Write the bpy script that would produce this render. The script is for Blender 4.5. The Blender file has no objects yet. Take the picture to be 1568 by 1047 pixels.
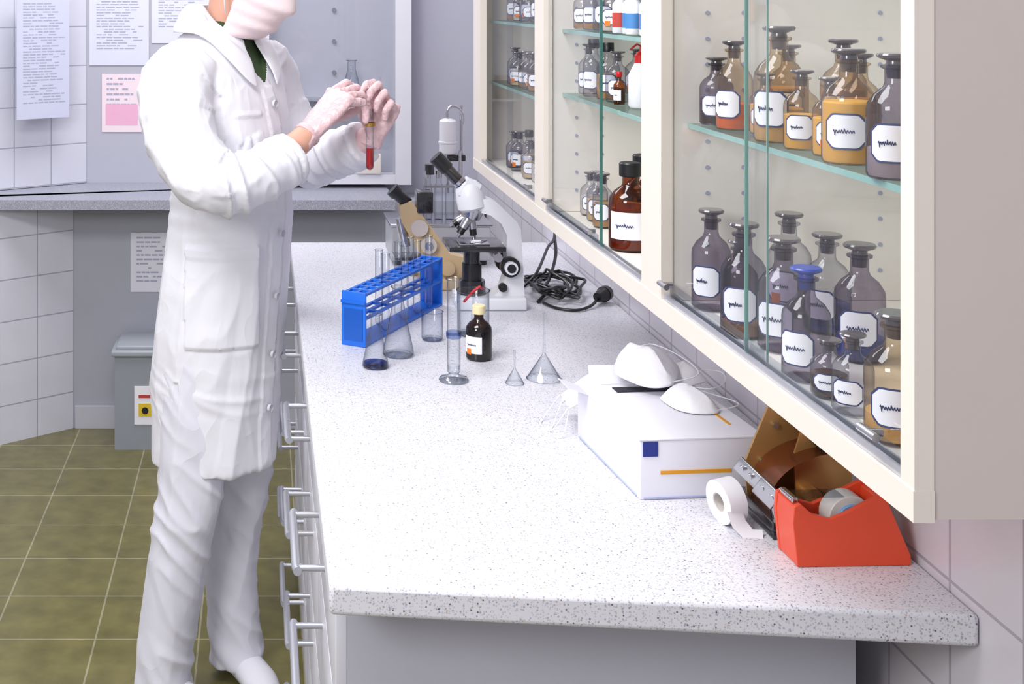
import bpy, bmesh, math, random
from mathutils import Vector, Matrix, noise
random.seed(7)
SC = bpy.context.scene
# ------------------------------------------------------------------ materials
def lin(c):
    out=[]
    for v in c[:3]:
        v/=255.0
        out.append(v/12.92 if v<=0.04045 else ((v+0.055)/1.055)**2.4)
    return (out[0],out[1],out[2],1.0)
MC={}
def mat(name,col,rough=0.5,metal=0.0,bump=0.0,bscale=60.0,emis=None,sss=0.0,coat=0.0,mott=0.0,mscale=20):
    if name in MC: return MC[name]
    m=bpy.data.materials.new(name); m.use_nodes=True
    nt=m.node_tree; b=nt.nodes['Principled BSDF']
    b.inputs['Base Color'].default_value=lin(col)
    b.inputs['Roughness'].default_value=rough
    b.inputs['Metallic'].default_value=metal
    if coat: b.inputs['Coat Weight'].default_value=coat
    if sss:
        b.inputs['Subsurface Weight'].default_value=sss
        b.inputs['Subsurface Radius'].default_value=(0.01,0.004,0.003)
    tc=nt.nodes.new('ShaderNodeTexCoord')
    n=nt.nodes.new('ShaderNodeTexNoise'); n.inputs['Scale'].default_value=mscale
    nt.links.new(tc.outputs['Object'],n.inputs['Vector'])
    mx=nt.nodes.new('ShaderNodeMix'); mx.data_type='RGBA'
    c=lin(col); k=1.0-max(mott,0.04)
    mx.inputs[6].default_value=c; mx.inputs[7].default_value=(c[0]*k,c[1]*k,c[2]*k,1)
    nt.links.new(n.outputs['Fac'],mx.inputs[0]); nt.links.new(mx.outputs[2],b.inputs['Base Color'])
    if bump>0:
        n2=nt.nodes.new('ShaderNodeTexNoise'); n2.inputs['Scale'].default_value=bscale
        nt.links.new(tc.outputs['Object'],n2.inputs['Vector'])
        bp=nt.nodes.new('ShaderNodeBump'); bp.inputs['Strength'].default_value=bump; bp.inputs['Distance'].default_value=0.01
        nt.links.new(n2.outputs['Fac'],bp.inputs['Height']); nt.links.new(bp.outputs['Normal'],b.inputs['Normal'])
    MC[name]=m; return m
def cloth_mat(name,col,zs=.55):
    m=bpy.data.materials.new(name); m.use_nodes=True
    nt=m.node_tree; b=nt.nodes['Principled BSDF']; b.inputs['Base Color'].default_value=lin(col); b.inputs['Roughness'].default_value=.85
    tc=nt.nodes.new('ShaderNodeTexCoord'); mp=nt.nodes.new('ShaderNodeMapping'); mp.inputs['Scale'].default_value=(1,1,zs)
    nt.links.new(tc.outputs['Object'],mp.inputs[0])
    last=None
    for sc,dist,st in ((8,1.0,.16),(20,.8,.07)):
        n=nt.nodes.new('ShaderNodeTexNoise'); n.inputs['Scale'].default_value=sc; n.inputs['Detail'].default_value=1; n.inputs['Distortion'].default_value=dist
        nt.links.new(mp.outputs[0],n.inputs['Vector'])
        a=nt.nodes.new('ShaderNodeMath'); a.operation='SUBTRACT'; a.inputs[1].default_value=.5; nt.links.new(n.outputs['Fac'],a.inputs[0])
        a2=nt.nodes.new('ShaderNodeMath'); a2.operation='ABSOLUTE'; nt.links.new(a.outputs[0],a2.inputs[0])
        a3=nt.nodes.new('ShaderNodeMath'); a3.operation='POWER'; a3.inputs[1].default_value=.8; nt.links.new(a2.outputs[0],a3.inputs[0])
        bp=nt.nodes.new('ShaderNodeBump'); bp.invert=True; bp.inputs['Strength'].default_value=st; bp.inputs['Distance'].default_value=.3/sc
        nt.links.new(a3.outputs[0],bp.inputs['Height'])
        if last: nt.links.new(last.outputs['Normal'],bp.inputs['Normal'])
        last=bp
    nt.links.new(last.outputs['Normal'],b.inputs['Normal'])
    MC[name]=m; return m
def thin_glass(name,center=(250,252,252),edge=(150,160,170),rmin=0.04,rmax=0.6,power=4.0,blend=0.5,epow=2.5):
    if name in MC: return MC[name]
    m=bpy.data.materials.new(name); m.use_nodes=True
    nt=m.node_tree; nt.nodes.clear()
    out=nt.nodes.new('ShaderNodeOutputMaterial')
    lw=nt.nodes.new('ShaderNodeLayerWeight'); lw.inputs['Blend'].default_value=blend
    tr=nt.nodes.new('ShaderNodeBsdfTransparent'); gl=nt.nodes.new('ShaderNodeBsdfGlossy'); gl.inputs['Roughness'].default_value=0.03
    pw=nt.nodes.new('ShaderNodeMath'); pw.operation='POWER'; pw.inputs[1].default_value=power
    mu=nt.nodes.new('ShaderNodeMath'); mu.operation='MULTIPLY_ADD'; mu.inputs[1].default_value=rmax; mu.inputs[2].default_value=rmin
    p2=nt.nodes.new('ShaderNodeMath'); p2.operation='POWER'; p2.inputs[1].default_value=epow
    mx=nt.nodes.new('ShaderNodeMix'); mx.data_type='RGBA'
    mx.inputs[6].default_value=lin(center); mx.inputs[7].default_value=lin(edge)
    ms=nt.nodes.new('ShaderNodeMixShader')
    nt.links.new(lw.outputs['Facing'],pw.inputs[0]); nt.links.new(pw.outputs[0],mu.inputs[0])
    nt.links.new(lw.outputs['Facing'],p2.inputs[0]); nt.links.new(p2.outputs[0],mx.inputs[0])
    nt.links.new(mx.outputs[2],tr.inputs['Color'])
    nt.links.new(mu.outputs[0],ms.inputs[0]); nt.links.new(tr.outputs[0],ms.inputs[1]); nt.links.new(gl.outputs[0],ms.inputs[2])
    nt.links.new(ms.outputs[0],out.inputs['Surface'])
    MC[name]=m; return m
def tile_mat(name,col,grout,w,h,ax,off=(0,0),mortar=0.003,rough=0.25,mott=0.06,mscale=8,bump=0.25):
    m=bpy.data.materials.new(name); m.use_nodes=True
    nt=m.node_tree; b=nt.nodes['Principled BSDF']; b.inputs['Roughness'].default_value=rough
    tc=nt.nodes.new('ShaderNodeTexCoord'); sx=nt.nodes.new('ShaderNodeSeparateXYZ'); cx=nt.nodes.new('ShaderNodeCombineXYZ')
    nt.links.new(tc.outputs['Object'],sx.inputs[0])
    for i,a in enumerate(ax):
        ad=nt.nodes.new('ShaderNodeMath'); ad.operation='SUBTRACT'; ad.inputs[1].default_value=off[i]
        nt.links.new(sx.outputs['XYZ'.index(a)],ad.inputs[0]); nt.links.new(ad.outputs[0],cx.inputs[i])
    br=nt.nodes.new('ShaderNodeTexBrick'); br.offset=0.0; br.squash=1.0
    br.inputs['Scale'].default_value=1.0; br.inputs['Brick Width'].default_value=w; br.inputs['Row Height'].default_value=h
    br.inputs['Mortar Size'].default_value=mortar; br.inputs['Mortar Smooth'].default_value=0.3; br.inputs['Bias'].default_value=0
    c=lin(col); br.inputs['Color1'].default_value=c; br.inputs['Color2'].default_value=(c[0]*.95,c[1]*.95,c[2]*.95,1)
    br.inputs['Mortar'].default_value=lin(grout)
    nt.links.new(cx.outputs[0],br.inputs['Vector'])
    n=nt.nodes.new('ShaderNodeTexNoise'); n.inputs['Scale'].default_value=mscale; n.inputs['Detail'].default_value=6
    nt.links.new(tc.outputs['Object'],n.inputs['Vector'])
    mx=nt.nodes.new('ShaderNodeMix'); mx.data_type='RGBA'; mx.blend_type='MULTIPLY'; mx.inputs[0].default_value=1
    rp=nt.nodes.new('ShaderNodeMapRange'); rp.inputs['From Min'].default_value=.3; rp.inputs['From Max'].default_value=.7
    rp.inputs['To Min'].default_value=1-mott; rp.inputs['To Max'].default_value=1.0
    nt.links.new(n.outputs['Fac'],rp.inputs[0]); nt.links.new(br.outputs['Color'],mx.inputs[6]); nt.links.new(rp.outputs[0],mx.inputs[7])
    nt.links.new(mx.outputs[2],b.inputs['Base Color'])
    bp=nt.nodes.new('ShaderNodeBump'); bp.inputs['Strength'].default_value=bump; bp.inputs['Distance'].default_value=0.003; bp.invert=True
    nt.links.new(br.outputs['Fac'],bp.inputs['Height']); nt.links.new(bp.outputs['Normal'],b.inputs['Normal'])
    return m
def speckle_mat(name,base,rough=0.35):
    m=bpy.data.materials.new(name); m.use_nodes=True
    nt=m.node_tree; b=nt.nodes['Principled BSDF']; b.inputs['Roughness'].default_value=rough
    tc=nt.nodes.new('ShaderNodeTexCoord')
    prev=nt.nodes.new('ShaderNodeRGB'); prev.outputs[0].default_value=lin(base); cur=prev.outputs[0]
    for sc,thr,frac,col in ((360,.42,.50,(194,196,206)),(250,.33,.38,(170,171,182)),(150,.18,.36,(104,102,110)),(200,.26,.10,(192,176,166))):
        v=nt.nodes.new('ShaderNodeTexVoronoi'); v.inputs['Scale'].default_value=sc
        nt.links.new(tc.outputs['Object'],v.inputs['Vector'])
        lt=nt.nodes.new('ShaderNodeMath'); lt.operation='LESS_THAN'; lt.inputs[1].default_value=thr
        nt.links.new(v.outputs['Distance'],lt.inputs[0])
        sp=nt.nodes.new('ShaderNodeSeparateColor'); nt.links.new(v.outputs['Color'],sp.inputs[0])
        l2=nt.nodes.new('ShaderNodeMath'); l2.operation='LESS_THAN'; l2.inputs[1].default_value=frac
        nt.links.new(sp.outputs[0],l2.inputs[0])
        mu=nt.nodes.new('ShaderNodeMath'); mu.operation='MULTIPLY'
        nt.links.new(lt.outputs[0],mu.inputs[0]); nt.links.new(l2.outputs[0],mu.inputs[1])
        mx=nt.nodes.new('ShaderNodeMix'); mx.data_type='RGBA'; mx.inputs[7].default_value=lin(col)
        nt.links.new(mu.outputs[0],mx.inputs[0]); nt.links.new(cur,mx.inputs[6]); cur=mx.outputs[2]
    nt.links.new(cur,b.inputs['Base Color'])
    return m
# ------------------------------------------------------------------ builder
I4=Matrix.Identity(4)
class B:
    def __init__(s,name): s.name=name; s.v=[]; s.f=[]; s.m=[]; s.mats=[]
    def mi(s,m):
        if m not in s.mats: s.mats.append(m)
        return s.mats.index(m)
    def add(s,vs,fs,m,M=I4):
        o=len(s.v); s.v+= [M@Vector(p) for p in vs]; k=s.mi(m)
        for f in fs: s.f.append([o+i for i in f]); s.m.append(k)
    def quad(s,a,b_,c,e,m): s.add([a,b_,c,e],[(0,1,2,3)],m)
    def lathe(s,prof,m,c=(0,0,0),seg=32,M=I4,capb=False,capt=False,sx=1,sy=1):
        vs=[];fs=[];n=len(prof)
        for r,z in prof:
            for i in range(seg):
                a=2*math.pi*i/seg; vs.append((c[0]+r*math.cos(a)*sx,c[1]+r*math.sin(a)*sy,c[2]+z))
        for j in range(n-1):
            for i in range(seg):
                k=(i+1)%seg; fs.append((j*seg+i,j*seg+k,(j+1)*seg+k,(j+1)*seg+i))
        if capb: fs.append(tuple(range(seg))[::-1])
        if capt: fs.append(tuple((n-1)*seg+i for i in range(seg)))
        s.add(vs,fs,m,M)
    def cyl(s,p0,p1,r0,m,r1=None,seg=20,M=I4,caps=True):
        if r1 is None: r1=r0
        p0=Vector(p0);p1=Vector(p1);d=p1-p0
        q=d.to_track_quat('Z','Y').to_matrix().to_4x4()
        s.lathe([(r0,0),(r1,d.length)],m,seg=seg,M=M@Matrix.Translation(p0)@q,capb=caps,capt=caps)
    def box(s,a,b,m,bev=0.0,M=I4):
        x0,y0,z0=a;x1,y1,z1=b
        if bev<=0:
            vs=[(x0,y0,z0),(x1,y0,z0),(x1,y1,z0),(x0,y1,z0),(x0,y0,z1),(x1,y0,z1),(x1,y1,z1),(x0,y1,z1)]
            s.add(vs,[(0,3,2,1),(4,5,6,7),(0,1,5,4),(1,2,6,5),(2,3,7,6),(3,0,4,7)],m,M); return
        bm=bmesh.new(); bmesh.ops.create_cube(bm,size=1)
        for v in bm.verts: v.co=Vector(((x0+x1)/2+v.co.x*(x1-x0),(y0+y1)/2+v.co.y*(y1-y0),(z0+z1)/2+v.co.z*(z1-z0)))
        bmesh.ops.bevel(bm,geom=bm.edges[:],offset=bev,segments=3,profile=.5,affect='EDGES')
        bm.verts.index_update()
        s.add([v.co.copy() for v in bm.verts],[[v.index for v in f.verts] for f in bm.faces],m,M); bm.free()
    def prism(s,poly,y0,y1,m,M=I4):   # poly in XZ, extruded along Y
        n=len(poly); vs=[(x,y0,z) for x,z in poly]+[(x,y1,z) for x,z in poly]
        fs=[tuple(range(n)),tuple(range(2*n-1,n-1,-1))]+[(i,i+n,(i+1)%n+n,(i+1)%n) for i in range(n)]
        s.add(vs,fs,m,M)
    def slab(s,poly,z0,z1,m,M=I4):    # poly in XY, extruded along Z
        n=len(poly); vs=[(x,y,z0) for x,y in poly]+[(x,y,z1) for x,y in poly]
        fs=[tuple(range(n))[::-1],tuple(range(n,2*n))]+[(i,(i+1)%n,(i+1)%n+n,i+n) for i in range(n)]
        s.add(vs,fs,m,M)
    def tube(s,pts,r,m,seg=12,M=I4,flat=None,caps=True,ends=False):
        pts=[Vector(p) for p in pts]; n=len(pts)
        rs=r if isinstance(r,(list,tuple)) else [r]*n
        if ends:
            d0=(pts[0]-pts[1]).normalized(); d1=(pts[-1]-pts[-2]).normalized()
            P=[pts[0]+d0*rs[0]*.98,pts[0]+d0*rs[0]*.6]+pts+[pts[-1]+d1*rs[-1]*.6,pts[-1]+d1*rs[-1]*.98]
            rs=[rs[0]*.15,rs[0]*.8]+list(rs)+[rs[-1]*.8,rs[-1]*.15]; pts=P; n=len(pts)
        t=[(pts[min(i+1,n-1)]-pts[max(i-1,0)]).normalized() for i in range(n)]
        u=t[0].orthogonal().normalized()
        if flat is not None:
            u=Vector(flat); u=(u-t[0]*u.dot(t[0])).normalized()
        vs=[];fs=[]
        for i in range(n):
            if i: 
                u=(u-t[i]*u.dot(t[i])).normalized()
            w=t[i].cross(u)
            ra,rb=(rs[i] if isinstance(rs[i],(tuple,list)) else (rs[i],rs[i]))
            for k in range(seg):
                a=2*math.pi*k/seg; vs.append(pts[i]+u*math.cos(a)*ra+w*math.sin(a)*rb)
        for j in range(n-1):
            for i in range(seg):
                k=(i+1)%seg; fs.append((j*seg+i,j*seg+k,(j+1)*seg+k,(j+1)*seg+i))
        if caps: fs.append(tuple(range(seg))[::-1]); fs.append(tuple((n-1)*seg+i for i in range(seg)))
        s.add(vs,fs,m,M)
    def sph(s,c,r,m,M=I4,seg=20,rings=12):
        rr=r if isinstance(r,(tuple,list)) else (r,r,r)
        prof=[(math.sin(math.pi*j/rings)+1e-4,-math.cos(math.pi*j/rings)) for j in range(rings+1)]
        s.lathe(prof,m,seg=seg,M=M@Matrix.Translation(c)@Matrix.Diagonal((rr[0],rr[1],rr[2],1)),capb=True,capt=True)
    def patch(s,c,r,a0,a1,z0,z1,m,n=10):
        vs=[];fs=[]
        for i in range(n+1):
            a=a0+(a1-a0)*i/n
            for z in (z0,z1): vs.append((c[0]+r*math.cos(a),c[1]+r*math.sin(a),c[2]+z))
        for i in range(n): fs.append((2*i,2*i+2,2*i+3,2*i+1))
        s.add(vs,fs,m)
    def octpatch(s,c,r,ac,ha,z0,z1,ch,m,n=12):
        vs=[];fs=[];cha=ch/r
        for i in range(n+1):
            t=-1+2*i/n; a=ac+ha*t; e=max(0,(abs(t)*ha-(ha-cha))/cha)*ch
            vs.append((c[0]+r*math.cos(a),c[1]+r*math.sin(a),c[2]+z0+e)); vs.append((c[0]+r*math.cos(a),c[1]+r*math.sin(a),c[2]+z1-e))
        for i in range(n): fs.append((2*i,2*i+2,2*i+3,2*i+1))
        s.add(vs,fs,m)
    def mesh(s,recalc=True,sharp=38):
        me=bpy.data.meshes.new(s.name); me.from_pydata([tuple(v) for v in s.v],[],s.f)
        for m in s.mats: me.materials.append(m)
        me.polygons.foreach_set('material_index',s.m)
        me.polygons.foreach_set('use_smooth',[True]*len(s.f))
        if recalc:
            bm=bmesh.new(); bm.from_mesh(me); bmesh.ops.recalc_face_normals(bm,faces=bm.faces[:]); bm.to_mesh(me); bm.free()
        me.update()
        if sharp: me.set_sharp_from_angle(angle=math.radians(sharp))
        return me
    def done(s,loc=(0,0,0),rot=0.0,recalc=True,sharp=38,bevel=0):
        ob=bpy.data.objects.new(s.name,s.mesh(recalc,sharp)); SC.collection.objects.link(ob)
        ob.location=loc; ob.rotation_euler=(0,0,rot)
        if bevel:
            md=ob.modifiers.new('bev','BEVEL'); md.width=bevel; md.segments=3; md.limit_method='ANGLE'
        return ob
def fuse(b,voxel,smooth=6):
    ob=b.done(recalc=True,sharp=0)
    md=ob.modifiers.new('r','REMESH'); md.mode='VOXEL'; md.voxel_size=voxel; md.use_smooth_shade=True
    sm=ob.modifiers.new('s','SMOOTH'); sm.iterations=smooth; sm.factor=.5
    dg=bpy.context.evaluated_depsgraph_get(); dg.update()
    me=bpy.data.meshes.new_from_object(ob.evaluated_get(dg))
    bpy.data.objects.remove(ob)
    me.polygons.foreach_set('use_smooth',[True]*len(me.polygons))
    return me
def adopt(ob,par):
    ob.parent=par; ob.matrix_parent_inverse=Matrix.Translation(par.location).inverted()
def empty(name,loc):
    e=bpy.data.objects.new(name,None); SC.collection.objects.link(e); e.location=loc; e.empty_display_size=.1; return e
def catmull(P,n=6):
    P=[Vector(p) for p in P]; out=[]
    Q=[P[0]*2-P[1]]+P+[P[-1]*2-P[-2]]
    for i in range(1,len(Q)-2):
        for k in range(n):
            t=k/n; a,b_,c,d=Q[i-1],Q[i],Q[i+1],Q[i+2]
            out.append(.5*((2*b_)+(c-a)*t+(2*a-5*b_+4*c-d)*t*t+(3*b_-a-3*c+d)*t**3))
    out.append(P[-1]); return out
def lerps(vals,n):
    out=[]
    for i in range(len(vals)-1):
        for k in range(n): out.append(vals[i]+(vals[i+1]-vals[i])*k/n)
    out.append(vals[-1]); return out

# common materials
M_white=mat('white_laminate',(214,214,222),.4)
M_frame=mat('cream_frame',(222,214,204),.4)
M_panel=mat('beige_panel',(200,190,184),.5)
M_inner=mat('cabinet_inner',(238,232,224),.5)
M_alu=mat('aluminium',(200,202,210),.3,.8)
M_steel=mat('steel',(190,190,195),.22,1.0)
M_black=mat('black_plastic',(22,22,26),.35)
M_blackm=mat('black_enamel',(30,30,34),.25,coat=.5)
M_wallg=mat('grey_wall_paint',(180,181,194),.55)
M_lowg=mat('grey_lower_panel',(168,171,182),.5)
M_base=mat('baseboard_tile',(190,190,200),.35)
M_ceil=mat('ceiling_paint',(235,235,240),.8)
M_glass=thin_glass('clear_glass',(248,250,252),(92,104,126),.05,.6,3.5,epow=2.0)
M_pane=thin_glass('pane_glass',(248,249,250),(236,240,242),.06,.32,5.0)
M_shelfg=thin_glass('shelf_glass',(234,243,241),(180,210,204),.06,.25,3.0)
M_gedge=mat('green_glass_edge',(58,112,104),.2)
M_gedge2=mat('shelf_glass_edge',(130,172,166),.2)
M_paper=mat('paper',(238,238,245),.7)
M_ink=mat('ink_grey',(120,122,140),.7)
M_inkl=mat('ink_light',(168,170,192),.7)
M_label=mat('bottle_label',(242,242,248),.6)
M_blueink=mat('label_blue_border',(45,60,110),.6)
# ------------------------------------------------------------------ room
WX=.838
T_right=tile_mat('white_wall_tile',(222,218,226),(176,172,182),.15,.147,'YZ',(1.40,.89-.147*6),.0025)
T_slant=tile_mat('white_wall_tile_left',(216,217,228),(165,166,180),.15,.15,'XZ',(0,.885-.15*5),.0025)
T_floor=tile_mat('olive_floor_tile',(120,114,68),(164,158,128),.258,.229,'XY',(-.4136-.258*20,3.402-.229*20),.0028,.22,.34,14,.15)
b=B('floor'); b.box((-3.2,-1.2,-.05),(WX,5.0,0),T_floor); b.done()
b=B('ceiling'); b.box((-3.2,-1.2,2.75),(.95,5.05,2.8),M_ceil); b.done()
b=B('wall_right'); b.box((WX,-1.2,0),(.94,5.0,2.75),T_right); b.done()
b=B('wall_back'); b.box((-3.2,4.93,0),(WX,5.03,2.75),M_wallg); b.done()
def slant(name,p,ang,L,z0,z1,th):
    b=B(name); b.box((0,0,z0),(L,th,z1),T_slant)
    o=b.done(loc=(p[0],p[1],0),rot=ang); return o
ang=math.atan2(-.2,-.295)
slant('wall_left',(-.675,4.929),ang,1.9,.882,2.75,-.10)
ang2=math.atan2(-.18,-.237)
slant('wall_left_lower',(-.696,4.729),ang2,1.9,0,.842,-.08)
b=B('wall_back_lower'); b.box((-.70,4.73,0),(.829,4.925,.842),M_lowg); b.done()
b=B('baseboard_back'); b.box((-.69,4.718,0),(.80,4.73,.085),M_base); b.done(bevel=.002)
# ------------------------------------------------------------------ bench
T_speck=speckle_mat('speckled_laminate',(218,218,225))
bench=empty('laboratory_bench',(.46,2.6,0))
b=B('worktop'); b.slab([(.0835,1.560),(.837,1.482),(.837,3.74),(.0835,3.74)],.842,.88,T_speck); o=b.done(bevel=.006); adopt(o,bench)
b=B('carcass')
M_bench=mat('bench_grey_laminate',(186,187,198),.45)
b.box((.112,1.66,.08),(.775,3.70,.842),M_bench)
b.box((.15,1.72,0),(.76,3.68,.08),M_lowg)
cols=[(1.665,2.19),(2.19,2.74),(2.74,3.29),(3.29,3.70)]
rows=[(.085,.27),(.27,.455),(.455,.66),(.66,.836)]
for y0,y1 in cols:
    for z0,z1 in rows:
        b.box((.097,y0+.003,z0+.003),(.1125,y1-.003,z1-.003),M_white,.002)
        ym=(y0+y1)/2; zm=z1-.058
        for yy in (ym-.095,ym+.095):
            b.cyl((.098,yy,zm),(.050,yy,zm),.005,M_alu,seg=10)
        b.tube([(.052,ym-.105,zm),(.050,ym-.095,zm),(.050,ym+.095,zm),(.052,ym+.105,zm)],.0065,M_alu,seg=10)
o=b.done(); adopt(o,bench)
# far counter
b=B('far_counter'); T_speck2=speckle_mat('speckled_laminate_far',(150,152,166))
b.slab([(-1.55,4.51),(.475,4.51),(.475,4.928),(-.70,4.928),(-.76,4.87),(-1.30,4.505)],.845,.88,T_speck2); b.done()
# far glass-front cabinet
b=B('glass_front_cabinet')
b.box((.03,4.80,.895),(.505,4.90,.925),M_white); b.box((-.015,4.905,.90),(.56,4.925,2.1),M_wallg)
b.box((.505,4.79,.893),(.565,4.925,2.1),M_white); b.box((-.02,4.79,.893),(.03,4.925,2.1),M_white)
b.box((.03,4.789,.895),(.505,4.80,.93),M_white); b.box((.03,4.79,2.07),(.505,4.90,2.1),M_white)
b.quad((.03,4.797,.93),(.505,4.797,.93),(.505,4.797,2.07),(.03,4.797,2.07),M_pane)
b.box((.03,4.815,1.205),(.505,4.903,1.213),M_alu)
b.box((.445,4.784,1.15),(.452,4.79,1.3),M_alu)
b.box((.36,4.78,.935),(.45,4.796,1.01),M_frame,.003)
for k in range(3): b.cyl((.28,4.904,1.55-k*.12),(.28,4.895,1.55-k*.12),.008,M_steel,seg=12)
b.cyl((.10,4.86,1.213),(.10,4.86,1.30),.03,mat('brown_flask',(96,50,36),.25),r1=.03)
b.done()
# ------------------------------------------------------------------ notices
def notice(name,x0,x1,z0,z1,Y,col,lines,hl=None,seed=1):
    rnd=random.Random(seed)
    b=B(name); pm=mat(name.split('.')[0]+'_paper%d'%seed,col,.7)
    b.box((x0,Y-.002,z0),(x1,Y,z1),pm)
    w=x1-x0;h=z1-z0
    for i in range(lines):
        z=z1-h*.1-(h*.8)*i/lines
        xx=x0+w*.12; end=x1-w*rnd.uniform(.12,.4)
        while xx<end:
            l=rnd.uniform(.05,.16)*w
            if rnd.random()<.85: b.box((xx,Y-.0026,z),(min(xx+l,x1-w*.08),Y-.002,z+h*.30/lines),M_inkl)
            xx+=l+w*.02
    if hl: b.box((x0+w*.1,Y-.003,z0+h*.12),(x1-w*.1,Y-.0024,z0+h*.48),hl)
    return b
Yw=4.928; k=Yw/1950
X=lambda px:(px-400)*k
Z=lambda py:1.6-(py+5)*k
notice('wall_notice',X(137),X(228),Z(100),Z(-110),Yw,(216,218,236),40,seed=2).done()
notice('wall_notice',X(232),X(322),Z(66),Z(-140),Yw,(218,220,238),40,seed=3).done()
notice('pink_wall_notice',X(156),X(217),Z(202),Z(113),Yw,(238,220,228),9,hl=mat('pink_highlight',(232,176,204),.7),seed=4).done()
notice('wall_notice',-.485,-.30,.505,.725,4.728,(224,224,234),11,seed=5).done()
nb=notice('wall_notice',0,.21,1.15,1.62,0,(202,205,226),36,seed=6)
o=nb.done(); 
dv=Vector((-.295,-.2,0)).normalized(); nrm=Vector((dv.y,-dv.x,0))
if nrm.y>0: nrm=-nrm
o.rotation_euler=(0,0,math.atan2(-dv.y,-dv.x)); start=Vector((-.675,4.929,0))+dv*.335+nrm*.102
o.location=start
# ------------------------------------------------------------------ waste bin
b=B('waste_bin'); M_bin=mat('grey_bin_plastic',(146,152,160),.4); M_lid=mat('bin_lid',(160,166,174),.35)
b.slab([(0,0),(.27,0),(.27,.19),(0,.19)],0,.33,M_bin); b.box((-.012,-.012,.33),(.282,.202,.352),M_lid,.006); b.box((.004,.004,.350),(.266,.186,.366),M_lid,.005)
b.box((.07,-.003,.09),(.19,-.0005,.225),M_paper); b.box((.085,-.005,.12),(.13,-.003,.165),mat('hazard_yellow',(220,190,50),.6)); b.cyl((.108,-.0065,.14),(.108,-.005,.14),.012,M_black)
b.box((.14,-.005,.12),(.175,-.003,.13),M_ink); b.box((.085,-.005,.185),(.175,-.003,.195),mat('red_ink',(190,60,60),.6))
b.done(loc=(-.518,4.50,0))
# ------------------------------------------------------------------ wall cabinet
XC=.50; cab=B('wall_cabinet')
Y0,Y1=.97,2.98
XB=.836
cab.box((XC+.0125,Y0,1.202),(XB,Y0+.016,2.0),M_panel)
cab.box((XC+.013,Y1-.016,1.203),(XB,Y1,2.0),M_panel)
cab.box((XC+.013,Y0+.0165,1.206),(XB-.001,Y1-.017,1.222),M_inner)
cab.box((XC+.013,Y0+.0165,1.982),(XB-.001,Y1-.017,1.999),M_inner)
cab.box((.823,Y0+.017,1.2225),(XB-.001,Y1-.018,1.981),M_inner)
for y0,y1 in ((Y0-.001,.990),(1.583,1.665),(2.24,2.315),(2.89,Y1)):
    cab.box((XC-.003,y0,1.224),(XC+.012,y1,1.971),M_frame)
for y0,y1 in ((1.585,1.601),(1.647,1.663),(2.244,2.26),(2.295,2.311)):
    cab.box((XC+.0125,y0,1.2225),(.822,y1,1.981),M_inner)
cab.box((XC-.004,Y0-.0015,1.200),(XC+.0123,Y1+.001,1.224),M_frame)
cab.box((XC-.004,Y0-.0015,1.971),(XC+.0123,Y1+.001,2.002),M_frame)
for ya,yb in ((.991,1.582),(1.666,2.239),(2.316,2.889)):
    cab.box((XC,ya,1.2245),(XC+.003,yb,1.232),M_alu); cab.box((XC+.009,ya,1.2245),(XC+.011,yb,1.232),M_alu)
for yy in (1.5845,2.2435):
    for xx in (.555,.60,.77):
        for zz in range(14):
            cab.cyl((xx,yy+.0004,1.26+zz*.032),(xx,yy-.0008,1.26+zz*.032),.0028,M_inkl,seg=8)
for ya,yb,zs in ((.99,1.584,(1.437,1.68)),(1.664,2.243,(1.425,1.537,1.70)),(2.312,2.96,(1.40,1.54,1.70))):
    for z in zs:
        cab.quad((.532,ya,z+.006),(.822,ya,z+.006),(.822,yb,z+.006),(.532,yb,z+.006),M_shelfg); cab.box((.5305,ya,z),(.532,yb,z+.006),M_gedge2)
for ya,yb,x in ((.99,1.325,.505),(1.285,1.583,.5105),(1.893,2.24,.505),(2.315,2.62,.505),(2.58,2.89,.5105)):
    cab.quad((x,ya,1.226),(x,yb,1.226),(x,yb,1.97),(x,ya,1.97),M_pane)
cab.box((.503,1.8905,1.226),(.507,1.893,1.97),M_gedge); cab.box((.503,1.325,1.226),(.507,1.3262,1.97),M_gedge2); cab.box((.5095,1.2838,1.226),(.5115,1.285,1.97),M_gedge2)
Mrail=thin_glass('rail_plastic',(225,230,236),(190,195,205),.12,.3)
for ya,yb,x in ((.99,1.325,.5035),(1.285,1.583,.510),(1.893,2.24,.5035)):
    cab.quad((x-.002,ya,1.226),(x-.002,yb,1.226),(x-.002,yb,1.246),(x-.002,ya,1.246),Mrail)
for yy in (1.03,1.555,1.915,2.20,2.36):
    cab.cyl((.502,yy,1.248),(.490,yy,1.248),.0035,M_steel,seg=12); cab.cyl((.4905,yy-.014,1.248),(.4905,yy+.014,1.248),.0035,M_steel,seg=10)
cab.done()
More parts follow.
